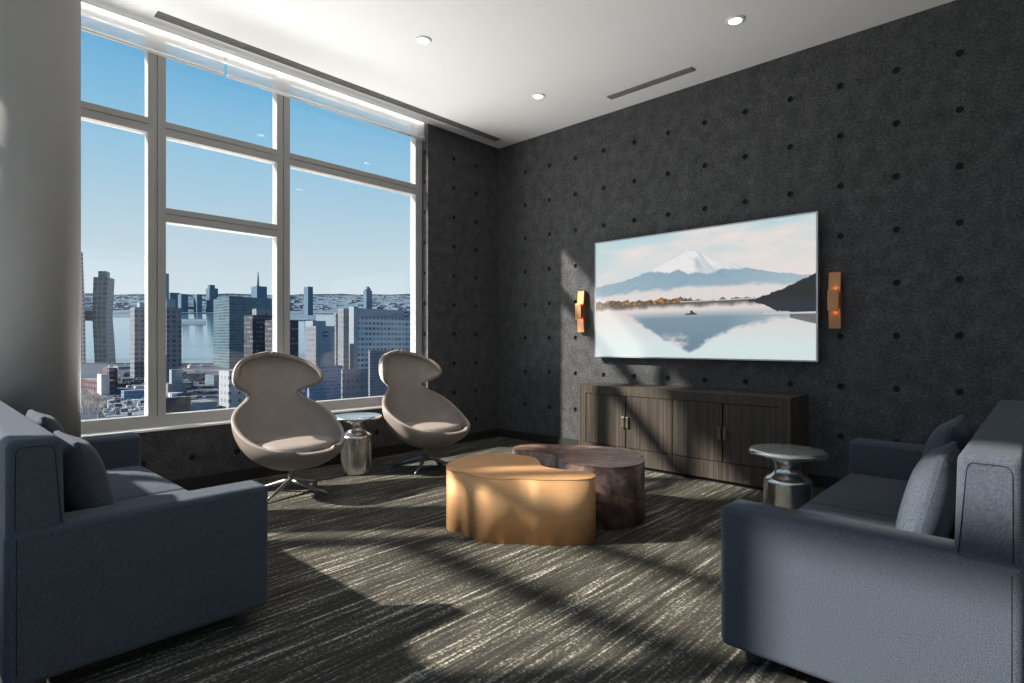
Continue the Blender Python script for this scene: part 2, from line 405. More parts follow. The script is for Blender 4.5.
# ------------------------------------------------------------------ television
def lerp(a, b, t): return tuple(a[i] + (b[i] - a[i]) * t for i in range(3))
def poly(pts, s):
    if s <= pts[0][0]: return pts[0][1]
    for (a, b), (c, d) in zip(pts, pts[1:]):
        if s <= c: return b + (d - b) * (s - a) / (c - a)
    return pts[-1][1]
MT = [(0, .40), (0.053, 0.382), (0.146, 0.363), (0.234, 0.327), (0.307, 0.289), (0.354, 0.258), (0.4, 0.229), (0.445, 0.191), (0.477, 0.166), (0.499, 0.165), (0.531, 0.18), (0.563, 0.213), (0.603, 0.264), (0.643, 0.289), (0.672, 0.292), (0.721, 0.327), (0.767, 0.346), (0.83, 0.377), (0.907, 0.399), (0.982, 0.42), (1, .43)]
SN = [(0.27, 0.30), (0.354, 0.306), (0.4, 0.322), (0.445, 0.301), (0.488, 0.349), (0.52, 0.331), (0.573, 0.361), (0.623, 0.328), (0.672, 0.336), (0.711, 0.335), (.74, .33)]
HI = [(.72, .575), (0.767, 0.562), (0.839, 0.525), (0.899, 0.483), (0.957, 0.435), (1, 0.40)]
HR = [(.74, .575), (0.803, 0.60), (0.856, 0.655), (1, 0.672)]
FOG = [(0, .50), (0.107, 0.475), (0.234, 0.452), (0.354, 0.456), (0.488, 0.446), (0.633, 0.455), (0.767, 0.455), (0.856, 0.47), (1, 0.50)]
RF = [(.1, .60), (0.209, 0.664), (0.295, 0.764), (0.388, 0.878), (0.467, 0.941), (0.499, 0.941), (0.552, 0.895), (0.633, 0.808), (0.711, 0.766), (0.856, 0.714), (1, .66)]
def nz(x, y, f, o=4): return noise.fractal(Vector((x * f, y * f, 3.7)), .8, 2.1, o)
def picture(s, t):
    c255 = lambda *c: c
    WL = .572
    def scene_above(s, t, refl):
        up = lerp((188, 218, 226), (222, 226, 226), min(1, t / .36))
        cl = nz(s * 1.0, t * 2.4, 2.6) * .9 + .25 + (s - .3) * .55
        col = lerp(up, (246, 232, 226), max(0, min(1, cl)))
        m = poly(MT, s) + nz(s, 0, 40, 3) * .006
        if t > m:
            d = t - m
            sn = poly(SN, s) + nz(s, t * .2, 30, 3) * .010
            side = (s - .488); streak = nz(side / (d + .06) * .10, d * .5, 20, 4) * .55
            blue = lerp((138, 172, 190), (158, 184, 198), max(0, min(1, (t - .3) / .2)))
            blue = lerp(blue, (118, 150, 172), max(0, min(.8, streak)))
            snow = lerp((244, 240, 240), (176, 190, 204), max(0, min(1, streak * 1.5 + .02 + (.22 if s > .52 else 0))))
            k = max(0, min(1, (sn - t) / .014 + .5)) if .25 < s < .78 else 0
            haze = max(0, min(.85, abs(s - .5) * 1.35 - .18))
            col = lerp(lerp(blue, snow, k), lerp((176, 196, 206), (206, 214, 218), s), haze)
        fg = poly(FOG, s) + nz(s, t, 16, 4) * .016
        if t > fg - .02:
            k = max(0, min(1, (t - fg + .02) / .03)); col = lerp(col, (238, 226, 222), k * .92)
        return col
    tw = .527 + nz(s, 0, 30, 4) * .018 + (.02 if s > .5 else 0)
    if t < WL:
        col = scene_above(s, t, False)
        if t > tw and s < .80:
            n1 = nz(s, t * .6, 70, 3); col = lerp((78, 70, 56), (206, 140, 62), max(0, min(1, .3 + n1 * 1.0 if s < .62 else .15)))
            if .45 < s < .78 and .552 < t < .561: col = (190, 200, 206)
            if t > .563: col = (96, 92, 84)
        if t > poly(HI, s) + nz(s, t, 40, 3) * .012 and s > .72:
            col = lerp((18, 22, 25), (70, 52, 38), max(0, min(1, nz(s, t, 36, 4) * .6 - .05)))
    else:
        d = t - WL; rip = nz(s * .4, t * 5, 30, 3) * .004
        rs = s + rip
        col = lerp((228, 214, 210), (222, 236, 236), min(1, d / .33))
        r = poly(RF, rs) + nz(s, t, 18, 4) * .02
        edge = max(0, min(1, (r - t) / .03 + .3)) * max(0, min(1, (d - .05) / .06)) if .08 < s < 1.02 else 0
        rc = lerp((134, 158, 174), (112, 140, 158), min(1, d / .3))
        wisp = max(0, nz(s, t * 1.4, 9, 4) + .12) * max(0, min(1, (t - .76) / .10)) * max(0, min(1, 1.7 - abs(s - .5) / .09))
        rc = lerp(rc, (226, 214, 212), min(1, wisp * 1.9))
        fade = max(0, 1 - abs(s - .47) / .5)
        col = lerp(col, rc, edge * min(1, .35 + fade))
        if d < .032 and s < .8: col = lerp((110, 100, 92), col, min(1, max(0, d / .032 + nz(s, 0, 20, 3) * .5)))
        if s > .74 and t < poly(HR, s) + nz(s, t, 30, 3) * .006: col = (26, 36, 46)
        if s > .80 and abs(t - .668 + (s - .9) * .02) < .004: col = (206, 212, 214)
        if s > .90 and .675 < t < .70 + (s - .9) * .5: col = lerp(col, (70, 74, 74), .75)
        if abs(s - .5) < .028 - abs(t - .652) * .6 and abs(t - .652) < .006: col = (92, 52, 42)
        if abs(s - .502) < .0055 and .626 < t < .648: col = (40, 36, 40)
        if abs(s - .512) < .004 and .638 < t < .648: col = (50, 40, 44)
    return col
TVY0, TVY1, TVZ0, TVZ1 = -1.524, -3.707, 1.033, 2.26
tv = thing('television', 'large wall-mounted flat television showing a snow-capped mountain above a lake', 'television', (0, (TVY0 + TVY1) / 2, 1.647))
hw, hh = (TVY0 - TVY1) / 2, (TVZ1 - TVZ0) / 2
bm = NB(); box(bm, -.074, -.03, -hw + .006, hw - .006, -hh + .006, hh - .006); obj('housing', bm, M['dark'], tv)
bm = NB(); box(bm, -.03, -.002, -.5, .5, -.3, .3); obj('wall_bracket', bm, M['dark'], tv)
bm = NB(); bw = .013
for a in ((-hw, hw, hh - bw, hh), (-hw, hw, -hh, -hh + bw), (-hw, -hw + bw, -hh + bw, hh - bw), (hw - bw, hw, -hh + bw, hh - bw)): box(bm, -.085, -.035, *a)
obj('bezel', bm, M['bezel'], tv)
bm = NB(); NX, NZ = 420, 236; grid = []
for j in range(NZ + 1):
    grid.append([bm.verts.new((-.080, hw - bw - (2 * (hw - bw)) * i / NX, hh - bw - 2 * (hh - bw) * j / NZ)) for i in range(NX + 1)])
for j in range(NZ):
    for i in range(NX): bm.faces.new((grid[j][i], grid[j + 1][i], grid[j + 1][i + 1], grid[j][i + 1]))
m = NM('screen_picture'); at = m.n('ShaderNodeAttribute', attribute_name='picture'); m.set((.075, .075, .075, 1), .45, 0, .2)
m.l(at.outputs['Color'], m.b.inputs['Emission Color']); m.b.inputs['Emission Strength'].default_value = .86
so = obj('screen', bm, m.m, tv)
ca = so.data.color_attributes.new('picture', 'FLOAT_COLOR', 'POINT'); buf = []
for v in so.data.vertices:
    s = (hw - v.co.y) / (2 * hw); t = (hh - v.co.z) / (2 * hh); buf += list(S(*picture(s, t)))
ca.data.foreach_set('color', buf)

# ------------------------------------------------------------------ wall sconces
def sconce(y, label):
    t = thing('wall_sconce', label, 'wall lamp', (0, y, 1.53), group='bronze wall sconces')
    w = .042; hz = .226; mz = .085
    bm = NB()                                           # back body: thin ends, thicker waist
    prof = [(0, -hz), (-.05, -hz), (-.062, -mz), (-.062, mz), (-.05, hz), (0, hz)]
    a = [bm.verts.new((x, -w, z)) for x, z in prof]; b = [bm.verts.new((x, w, z)) for x, z in prof]
    bm.faces.new(a); bm.faces.new(b[::-1])
    for i in range(6): bm.faces.new((a[i], b[i], b[(i + 1) % 6], a[(i + 1) % 6]))
    bmesh.ops.recalc_face_normals(bm, faces=bm.faces[:]); obj('body', bm, M['bronze'], t)
    bm = rbox(-.105, -.088, -w * .95, w * .95, -mz, mz, .003, 2); box(bm, -.09, -.06, -.012, .012, -.03, .03); obj('shield', bm, M['bronze'], t)
    for sgn in (1, -1):
        bm = NB(); z0, z1 = sorted((sgn * (mz - .016), sgn * (mz - .002))); box(bm, -.088, -.0622, -w * .85, w * .85, z0, z1); obj('glow_strip', bm, M['amber'], t)
        L = D.lights.new('sconce_glow', 'POINT'); L.energy = .03; L.color = (1, .3, .08); L.shadow_soft_size = .012
        lo = D.objects.new('sconce_glow', L); COL.objects.link(lo); lo.parent = t; lo.location = (-.09, 0, sgn * (mz + .018))
sconce(-1.315, 'faceted bronze wall sconce with orange glow left of the television, in the sun patch')
sconce(-3.822, 'faceted bronze wall sconce with orange glow right of the television')

# ------------------------------------------------------------------ credenza
cb = thing('credenza', 'long low dark wood credenza with four doors beneath the television', 'cabinet', (-.002, -2.6055, 0))
hl = 1.0105
bm = NB(); dx = -.466
box(bm, dx + .03, -.01, -hl + .03, hl - .03, 0, .045); obj('plinth', bm, M['dark'], cb)
y0c = -2.6055
bm = NB()
box(bm, dx, 0, -hl, hl, .684, .763); box(bm, dx, 0, -hl, hl, .036, .186)
box(bm, dx, 0, -hl, -hl + .083, .186, .684); box(bm, dx, 0, hl - .083, hl, .186, .684)
box(bm, dx, 0, -.014, .006, .186, .684); box(bm, dx + .03, 0, -hl + .083, hl - .083, .186, .684)
obj('carcass', bm, M['wood'], cb)
for a, b, hs in ((-1.681, -2.139, -1), (-2.145, -2.605, 1), (-2.623, -3.077, -1), (-3.083, -3.534, 1)):
    ya, yb = b - y0c, a - y0c
    c_ = (ya + yb) / 2; hw_ = (yb - ya) / 2
    bm = NB(); box(bm, dx + .004, dx + .03, -hw_ + .004, hw_ - .004, .192, .678)
    d = obj('door', bm, M['wood'], cb, loc=(0, c_, 0))
    yy = hs * (hw_ - .020)
    bm = rbox(dx - .016, dx + .006, yy - .015, yy + .015, .380, .482, .003, 2); obj('handle', bm, M['pull'], d)

# ------------------------------------------------------------------ coffee tables
GOLD = [(-2.713, -2.174), (-2.64, -2.112), (-2.56, -2.078), (-2.46, -2.05), (-2.335, -2.046), (-2.224, -2.095), (-2.157, -2.191), (-2.11, -2.319), (-2.118, -2.429), (-2.187, -2.531), (-2.265, -2.616), (-2.286, -2.70), (-2.258, -2.81), (-2.214, -2.907), (-2.214, -2.985), (-2.261, -3.045), (-2.341, -3.066), (-2.43, -3.02), (-2.519, -2.928), (-2.58, -2.86), (-2.612, -2.80), (-2.65, -2.745), (-2.708, -2.692), (-2.758, -2.612), (-2.772, -2.505), (-2.756, -2.40), (-2.774, -2.325), (-2.764, -2.248)]
BROWN = [(-2.045, -2.160), (-1.985, -2.095), (-1.88, -2.08), (-1.76, -2.15), (-1.645, -2.31), (-1.54, -2.464), (-1.488, -2.638), (-1.497, -2.80), (-1.555, -2.93), (-1.60, -2.985), (-1.648, -2.985), (-1.655, -3.03), (-1.73, -3.075), (-1.83, -3.105), (-1.934, -3.10), (-2.035, -3.055), (-2.103, -2.98), (-2.138, -2.892), (-2.153, -2.80), (-2.150, -2.723), (-2.106, -2.640), (-2.02, -2.565), (-1.98, -2.50), (-1.980, -2.433), (-1.985, -2.345), (-2.02, -2.27), (-2.07, -2.217)]
def drum(name, pts, h, k, mat, label):
    pts = [(CX + (p[0] - CX) * k, CY + (p[1] - CY) * k) for p in pts]
    cx = sum(p[0] for p in pts) / len(pts); cy = sum(p[1] for p in pts) / len(pts)
    out = smooth_closed([(p[0] - cx, p[1] - cy, 0) for p in pts], 5)
    t = thing(name, label, 'coffee table', (cx, cy, 0), group='cloud-shaped coffee tables')
    obj('drum', prism([(p.x, p.y) for p in out], 0, h - .006), mat, t)
    bm = prism([(p.x, p.y) for p in out], h - .006, h, .002)
    for f in bm.faces: f.smooth = False
    obj('tabletop', bm, mat, t)
drum('coffee_table', GOLD, .388, .991, M['brass'], 'brushed gold cloud-shaped drum coffee table, the nearer of the pair')
drum('coffee_table', BROWN, .398, .997, M['burl'], 'dark brown marbled drum coffee table nested behind the gold one')

# ------------------------------------------------------------------ silver side tables
PED = [(.130, 0), (.136, .004), (.1385, .012), (.1385, .016), (.1385, .325), (.1385, .331), (.136, .341), (.127, .352), (.108, .364), (.088, .378), (.076, .396), (.0725, .415), (.076, .437), (.090, .462), (.112, .482), (.13, .491)]
TOP = [(.13, .489), (.208, .492), (.2225, .497), (.2265, .505), (.2265, .512), (.2225, .521), (.213, .526), (.20, .5265)]
st = thing('side_table', 'silver pedestal side table between the two lounge chairs', 'side table', (-2.325, -.455, 0), group='silver pedestal side tables')
obj('pedestal', lathe(PED, 48), M['silver'], st); obj('tabletop', lathe(TOP, 56), M['silver'], st)
s2 = copy_tree(st); s2.location = (-1.385, -3.88, 0); s2['label'] = 'silver pedestal side table in front of the right sofa, beside the credenza'

# ------------------------------------------------------------------ lounge chairs
def chair(loc, rz, label):
    t = thing('lounge_chair', label, 'chair', loc, rz, 'winged swivel lounge chairs')
    # local: +x sitter's right, -y forward.  rows run front lip -> seat -> back -> head; each is (centre f,z) and (edge x,f,z)
    R = [((.386, .379), (.140, .369, .394)), ((.379, .358), (.172, .354, .394)), ((.350, .318), (.232, .318, .400)), ((.28, .265), (.308, .235, .426)), ((.15, .230), (.362, .13, .467)), ((.02, .224), (.388, .035, .518)),
         ((-.11, .258), (.394, -.06, .576)), ((-.20, .345), (.375, -.14, .633)), ((-.26, .47), (.312, -.205, .686)), ((-.295, .58), (.225, -.258, .727)),
         ((-.32, .68), (.186, -.288, .772)), ((-.345, .77), (.198, -.285, .815)), ((-.365, .84), (.285, -.225, .838)), ((-.385, .90), (.345, -.155, .868)),
         ((-.40, .96), (.348, -.16, .925)), ((-.412, 1.012), (.315, -.22, .985)), ((-.42, 1.055), (.258, -.30, 1.036)), ((-.428, 1.078), (.205, -.335, 1.062)), ((-.428, 1.096), (.15, -.362, 1.081)), ((-.420, 1.108), (.095, -.378, 1.096)), ((-.404, 1.114), (.045, -.384, 1.106)), ((-.388, 1.115), (.01, -.386, 1.113))]
    hd = lambda z: z if z < .9 else .9 + (z - .9) * .86
    R = [((c[0], hd(c[1])), (e[0], e[1], hd(e[2]))) for c, e in R]
    N = 8; bm = NB(); rows = []
    for (cf, cz), (ex, ef, ez) in R:
        row = []
        for k in range(-N, N + 1):
            a = abs(k) / N * math.pi / 2; sx = math.sin(a); w = 1 - math.cos(a)
            row.append(bm.verts.new((math.copysign(ex * sx, k), -(cf + (ef - cf) * w), cz + (ez - cz) * w)))
        rows.append(row)
    for i in range(len(rows) - 1):
        for k in range(2 * N): bm.faces.new((rows[i][k], rows[i][k + 1], rows[i + 1][k + 1], rows[i + 1][k]))
    sh = obj('shell', bm, M['leather'], t, True)
    s0 = sh.modifiers.new('sub0', 'SUBSURF'); s0.levels = 2; s0.render_levels = 2
    so = sh.modifiers.new('sol', 'SOLIDIFY'); so.thickness = .034; so.offset = -1
    sb = sh.modifiers.new('sub', 'SUBSURF'); sb.levels = 1; sb.render_levels = 1
    # seat pad
    bm = NB(); n, mrow = 40, 8; prev = None
    rings = []
    def pad(r, a, up):
        x = .300 * math.sin(a) * r; f = .085 + .272 * math.cos(a) * r * (1 if math.cos(a) > 0 else .9)
        z = .388 + .02 * (.35 - f) + up
        return (x, -f, z)
    for r, up in ((.93, -.028), (1.0, -.012), (1.01, .006), (.97, .026), (.86, .036), (.6, .042), (.3, .044)):
        rings.append([bm.verts.new(pad(r, 2 * math.pi * k / n, up)) for k in range(n)])
    for i in range(len(rings) - 1):
        for k in range(n): bm.faces.new((rings[i][k], rings[i][(k + 1) % n], rings[i + 1][(k + 1) % n], rings[i + 1][k]))
    bm.faces.new(rings[0][::-1]); bm.faces.new(rings[-1])
    bmesh.ops.recalc_face_normals(bm, faces=bm.faces[:])
    obj('seat_cushion', bm, M['leather'], t, True)
    bm = NB(); tube(bm, [(0, 0, .075), (0, 0, .225)], [.022, .019], 16); obj('stem', bm, M['chrome'], t)
    for k in range(4):
        a = math.pi / 4 + k * math.pi / 2 - .25; dx_, dy_ = math.cos(a), math.sin(a)
        bm = NB(); tube(bm, [(dx_ * .0, dy_ * .0, .095), (dx_ * .06, dy_ * .06, .088), (dx_ * .2, dy_ * .2, .045), (dx_ * .33, dy_ * .33, .010)], [.019, .018, .013, .010], 10)
        obj('leg', bm, M['chrome'], t)
    return t
ch = chair((-3.055, -.68, 0), 0, 'taupe winged swivel lounge chair at left, before the window mullion, nearer the left sofa')
c2 = copy_tree(ch); c2.location = (-1.755, -.745, 0); c2.rotation_euler = (0, 0, math.radians(4)); c2['label'] = 'taupe winged swivel lounge chair at right, near the felt wall corner'

# ------------------------------------------------------------------ sofas
def panel_tube(bm, pts, r): tube(bm, pts + [pts[0]], r, 6, False)
def sofa(loc, rz, label, near_end):
    """local: x along the length 0..L, y from back (0) to front (DP)"""
    t = thing('sofa', label, 'sofa', loc, rz, 'navy two-seat sofas')
    L, DP, AH, AT, BH = 2.085, .85, .588, .165, .88
    # arms
    for x0, x1 in ((0, AT), (L - AT, L)):
        bm = rbox(x0, x1, .0, DP, .07, AH, .027, 4); a = obj('arm', bm, M['fabric'], t, True, wn=True)
        xs = x0 if x0 == 0 else x1; e = -.0005 if x0 == 0 else .0005
        bm = NB(); tube(bm, [(xs + e * 0, .030, .12), (xs + e * 0, .030, AH - .03)], .0014, 6); obj('piping', bm, M['seam'], a)
    # backrest: block between / above the arms with a slightly raked front
    bm = NB(); b0, b1, tp = .0, .170, .150
    v, f = box(bm, .006, L - .006, b0 + .004, b1, .10, BH)
    for q in v:
        if q.co.y > .1 and q.co.z > .5: q.co.y = tp
    bmesh.ops.bevel(bm, geom=bm.edges[:], offset=.024, segments=4, profile=.5, affect='EDGES')
    bk = obj('backrest', bm, M['fabric'], t, True, wn=True)
    for xs in (.006, L - .006):
        bm = NB(); e = xs
        pts = [(e, .027, AH + .002), (e, .028, BH - .050), (e, .031, BH - .036), (e, .042, BH - .026), (e, .114, BH - .026), (e, .124, BH - .034), (e, .128, BH - .05), (e, .146, AH + .002)]
        tube(bm, pts, .0014, 6); obj('piping', bm, M['seam'], bk)
    # base rail and seat cushions
    bm = rbox(AT - .01, L - AT + .01, .05, DP - .03, .10, .265, .015, 2); obj('base', bm, M['fabric'], t, True, wn=True)
    w = (L - 2 * AT) / 2
    for k in range(2):
        bm = NB(); x0 = AT + k * w
        box(bm, x0 + .003, x0 + w - .003, .15, DP - .005, .255, .392)
        bmesh.ops.subdivide_edges(bm, edges=bm.edges[:], cuts=7, use_grid_fill=True)
        for q in bm.verts:
            u = (q.co.x - x0) / w * 2 - 1; s = (q.co.y - .15) / (DP - .155) * 2 - 1
            if q.co.z > .30: q.co.z += .022 * (1 - u ** 4) * (1 - s ** 4) * (q.co.z - .255) / .137
        be = [e for e in bm.edges if len(e.link_faces) == 2 and e.calc_face_angle(0) > .8]
        bmesh.ops.bevel(bm, geom=be, offset=.022, segments=3, profile=.5, affect='EDGES')
        obj('seat_cushion', bm, M['fabric'], t, True, wn=True)
    for x in (.10, L - .10):
        for y in (.09, DP - .09):
            o = obj('leg', lathe([(.028, 0), (.032, .09)], 16), M['legm'], t, loc=(x, y, 0))
    return t
sofa((-4.93, -.545, 0), -math.pi / 2, 'navy fabric sofa at left in front of the column, facing the television', 1)
sofa((-3.07, -5.01, 0), 0, 'navy fabric sofa at right, back to the camera side, facing the window', 0)

def pillow(size, thick):
    bm = NB(); bmesh.ops.create_cube(bm, size=2)
    bmesh.ops.subdivide_edges(bm, edges=bm.edges[:], cuts=11, use_grid_fill=True)
    for v in bm.verts:
        x, y, z = v.co
        k = max(0, (1 - abs(x) ** 3.2)) ** .55 * max(0, (1 - abs(z) ** 3.2)) ** .55
        pin = 1 - .06 * (abs(x * z)) ** 3 * 0 - .035 * (1 - x * x) * (abs(z) ** 6) - .035 * (1 - z * z) * (abs(x) ** 6)
        v.co = Vector((x * size / 2 * pin, (y * thick / 2) * (.10 + .90 * k), z * size / 2 * pin))
    return bm
def throw(loc, rz, tilt, label, size=.41, thick=.16, roll=0):
    t = tag(obj('throw_pillow', pillow(size, thick), M['fabric'], None, True), label, 'pillow', 'navy throw pillows')
    t.location = loc; t.rotation_euler = (tilt, roll, rz)
# left sofa pillows lean against its back (which faces +x)
throw((-4.665, -2.24, .628), -math.pi / 2, math.radians(14), 'navy throw pillow on the left sofa, beside the arm nearest the camera')
throw((-4.665, -1.50, .655), -math.pi / 2, math.radians(14), 'navy throw pillow on the left sofa, farther one toward the window')
throw((-2.58, -4.745, .615), 0, math.radians(14), 'navy throw pillow on the right sofa, beside the arm nearest the camera')
throw((-2.14, -4.735, .645), 0, math.radians(11), 'navy throw pillow on the right sofa, second from the near arm', .46)

# ------------------------------------------------------------------ the city outside
BOXES = []
def blocked(p, m=1.5): return any(a - m < p.x < b + m and e - m < p.y < f + m for a, b, e, f in BOXES)
FV = Vector((math.sin(TH), math.cos(TH), 0)); RV = Vector((math.cos(TH), -math.sin(TH), 0)); HG, SL = 40.0, .0855
def at(px, d): return Vector((CX, CY, 0)) + FV * d + RV * ((px - 512) / FPX * d)
def zat(py, d): return EYE - (py - 341.5) / FPX * d
def gz(d): return EYE - HG + SL * d
def ground_quad(name, mat, px0, px1, d0, d1, lift=0, nx=1, nd=1, bumpy=0):
    bm = NB(); g = []
    for j in range(nd + 1):
        d = d0 * (d1 / d0) ** (j / nd); row = []
        for i in range(nx + 1):
            p = at(px0 + (px1 - px0) * i / nx, d); p.z = gz(d) + lift + bumpy * (noise.fractal(Vector((p.x, p.y, 0)) / (d * .12), .8, 2, 3))
            row.append(bm.verts.new(p))
        g.append(row)
    for j in range(nd):
        for i in range(nx): bm.faces.new((g[j][i], g[j][i + 1], g[j + 1][i + 1], g[j + 1][i]))
    return tag(obj(name, bm, mat), kind='structure')
def speckle(name, stops, scale, zs=1, rough=.9):
    m = NM(name); v = m.n('ShaderNodeTexVoronoi'); v.inputs['Scale'].default_value = scale; m.l(m.coord(scale=(1, 1, zs)), v.inputs['Vector'])
    sp_ = m.n('ShaderNodeSeparateColor'); m.l(v.outputs['Color'], sp_.inputs[0]); m.set(m.ramp(sp_.outputs[0], stops), rough, 0, .1); return m.m
M['street'] = flat('asphalt', S(52, 60, 74)[:3], .9, var=.15, scale=.2)
M['far_land'] = speckle('hazed_city_texture', [(.0, S(76, 92, 106)), (.4, S(88, 103, 117)), (.75, S(100, 113, 124)), (1, S(118, 127, 134))], .06)  # distance haze put into the bluish land colours
M['far_hill'] = flat('hazed_hill', S(96, 114, 132)[:3], 1, var=.1, scale=.004)  # hill colour carries the blue of distance haze
mw = NM('river_water'); mw.set(S(70, 96, 112), .12, 0, .5); mw.bump(mw.noise(mw.coord(), .4, 3), .15, .3); M['water'] = mw.m
ground_quad('city_ground', M['street'], -300, 900, 70, 330)
ground_quad('river', M['water'], -300, 900, 322, 1120, .3)
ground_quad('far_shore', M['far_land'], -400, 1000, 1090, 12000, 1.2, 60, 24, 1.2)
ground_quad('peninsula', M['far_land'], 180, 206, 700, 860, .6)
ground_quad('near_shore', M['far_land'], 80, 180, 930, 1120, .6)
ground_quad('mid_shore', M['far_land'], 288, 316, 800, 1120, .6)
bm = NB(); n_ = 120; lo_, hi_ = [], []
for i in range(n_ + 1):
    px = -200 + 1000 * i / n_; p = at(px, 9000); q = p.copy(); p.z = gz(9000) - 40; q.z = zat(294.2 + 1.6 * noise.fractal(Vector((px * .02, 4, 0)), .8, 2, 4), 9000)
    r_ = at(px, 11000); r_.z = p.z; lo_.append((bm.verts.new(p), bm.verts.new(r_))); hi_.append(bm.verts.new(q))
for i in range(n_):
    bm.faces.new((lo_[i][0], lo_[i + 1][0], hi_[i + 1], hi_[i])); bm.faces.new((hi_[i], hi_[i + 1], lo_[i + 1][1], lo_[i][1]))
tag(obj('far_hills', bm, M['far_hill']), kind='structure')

bm = NB()
for i in range(1900):
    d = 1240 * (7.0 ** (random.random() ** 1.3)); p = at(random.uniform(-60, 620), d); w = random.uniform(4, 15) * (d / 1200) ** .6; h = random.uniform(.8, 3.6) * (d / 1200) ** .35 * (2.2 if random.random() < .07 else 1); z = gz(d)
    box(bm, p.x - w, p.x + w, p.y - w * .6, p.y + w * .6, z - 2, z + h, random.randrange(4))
tag(obj('far_city_blocks', bm, [flat('hazed_block_' + n, S(*c)[:3], .9) for n, c in (('slate', (84, 99, 114)), ('pale', (114, 122, 130)), ('blue', (90, 107, 124)), ('rose', (104, 104, 110)))]), 'haze-tinted carpet of low far-off city blocks across the river', 'city', kind='stuff')  # bluish low-contrast block colours stand in for distance haze

def facade(name, wall, glass, pu, pv, fu, fv, var=.35, wallrough=.85, glassrough=.35):
    """wall with a grid of windows; pu, pv = bay and storey in metres, fu, fv = the window's share of each"""
    m = NM(name); uv = m.n('ShaderNodeTexCoord'); sx = m.n('ShaderNodeSeparateXYZ'); m.l(uv.outputs['UV'], sx.inputs[0])
    u = m.math('DIVIDE', sx.outputs[0], pu); v = m.math('DIVIDE', sx.outputs[1], pv)
    inside = m.math('MULTIPLY', m.math('LESS_THAN', m.math('FRACT', u), fu), m.math('LESS_THAN', m.math('FRACT', v), fv))
    cb_ = m.n('ShaderNodeCombineXYZ'); m.l(m.math('FLOOR', u), cb_.inputs[0]); m.l(m.math('FLOOR', v), cb_.inputs[1])
    wn_ = m.n('ShaderNodeTexWhiteNoise', noise_dimensions='2D'); m.l(cb_.outputs[0], wn_.inputs['Vector'])
    g0 = tuple(c * (1 - var) for c in glass[:3]) + (1,); g1 = tuple(min(1, c * (1 + var * 2.2) + .02 * var) for c in glass[:3]) + (1,)
    gc = m.mix(wn_.outputs['Value'], g0, g1)
    m.set(m.mix(inside, wall, gc), m.math('ADD', m.math('MULTIPLY', inside, glassrough - wallrough), wallrough), 0, .3); return m.m
FC = {
    'brown_glass': facade('brown_glass_facade', S(112, 120, 122), S(52, 64, 70), 2.4, 2.8, .82, .8, .4, glassrough=.25),
    'copper': facade('copper_facade', S(176, 148, 142), S(60, 66, 80), 2.0, 2.4, .5, .62, .2),
    'navy': facade('navy_facade', S(70, 70, 86), S(52, 58, 76), 0.60, 0.78, .6, .6, .3),
    'teal': facade('teal_glass_facade', S(90, 106, 114), S(64, 86, 98), 3.00, 1.56, .96, .60, .22, glassrough=.2),
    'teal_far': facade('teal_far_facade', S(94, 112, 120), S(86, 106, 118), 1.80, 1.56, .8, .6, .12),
    'slate': facade('slate_tower_facade', S(122, 120, 122), S(66, 74, 88), 2.4, 2.2, .55, .55, .4),
    'dark_band': facade('dark_band_facade', S(62, 60, 66), S(70, 76, 86), 1.38, 1.80, .72, .34, .9),
    'far_hazed': facade('far_hazed_facade', S(88, 108, 124), S(70, 92, 112), 3.00, 3.00, .6, .6, .15),  # far towers: blue tint puts distance haze into the facade
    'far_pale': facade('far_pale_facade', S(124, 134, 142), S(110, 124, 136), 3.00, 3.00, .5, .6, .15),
    'concrete': facade('concrete_facade', S(120, 122, 128), S(84, 92, 104), 1.8, 2.2, .45, .45, .3),
    'hospital': facade('hospital_facade', S(184, 186, 188), S(92, 106, 118), 2.0, 2.35, .74, .5, .55),
    'plain_grey': flat('plain_grey_wall', S(132, 140, 150)[:3], .9), 'blue_grey': facade('blue_grey_facade', S(112, 130, 152), S(80, 102, 130), 1.44, 1.32, .88, .45, .3),
    'white': facade('white_facade', S(150, 152, 156), S(62, 70, 84), 3.0, 2.6, .28, .4, .3), 'brick': facade('brick_facade', S(100, 56, 53), S(80, 94, 104), 3.00, 2.16, .6, .55, .3),
    'dark_brick': facade('dark_brick_facade', S(86, 74, 76), S(58, 60, 70), 1.44, 1.44, .5, .5, .4), 'cream': flat('cream_panel', S(196, 190, 180)[:3], .9),
    'grid_grey': facade('grid_grey_facade', S(120, 120, 128), S(78, 82, 94), 0.78, 0.90, .6, .55, .35),
}
M['roof'] = flat('pale_roof', S(112, 113, 116)[:3], .9, var=.12, scale=.4); M['roof_white'] = flat('white_vent', S(190, 191, 194)[:3], .8); M['roof_dark'] = flat('dark_roof', S(74, 76, 82)[:3], .9, var=.15, scale=.4)
M['white_box'] = flat('white_plant_box', S(140, 142, 146)[:3], .8); M['fin'] = flat('pale_blue_fin', S(150, 164, 186)[:3], .7)
def uvbox(bm, corners, z0, z1, mi=0, top=1, uo=0):
    """vertical prism over a footprint (counter-clockwise), with u along the walls and v up, in metres"""
    uvl = bm.loops.layers.uv.verify(); n = len(corners)
    a = [bm.verts.new((c.x, c.y, z0)) for c in corners]; b = [bm.verts.new((c.x, c.y, z1)) for c in corners]; u = uo
    for i in range(n):
        j = (i + 1) % n; w = (corners[j] - corners[i]).length
        f = bm.faces.new((a[i], a[j], b[j], b[i])); f.material_index = mi
        for lp, q in zip(f.loops, ((u, 0), (u + w, 0), (u + w, z1 - z0), (u, z1 - z0))): lp[uvl].uv = q
        u += math.ceil(w)
    f = bm.faces.new(b); f.material_index = top
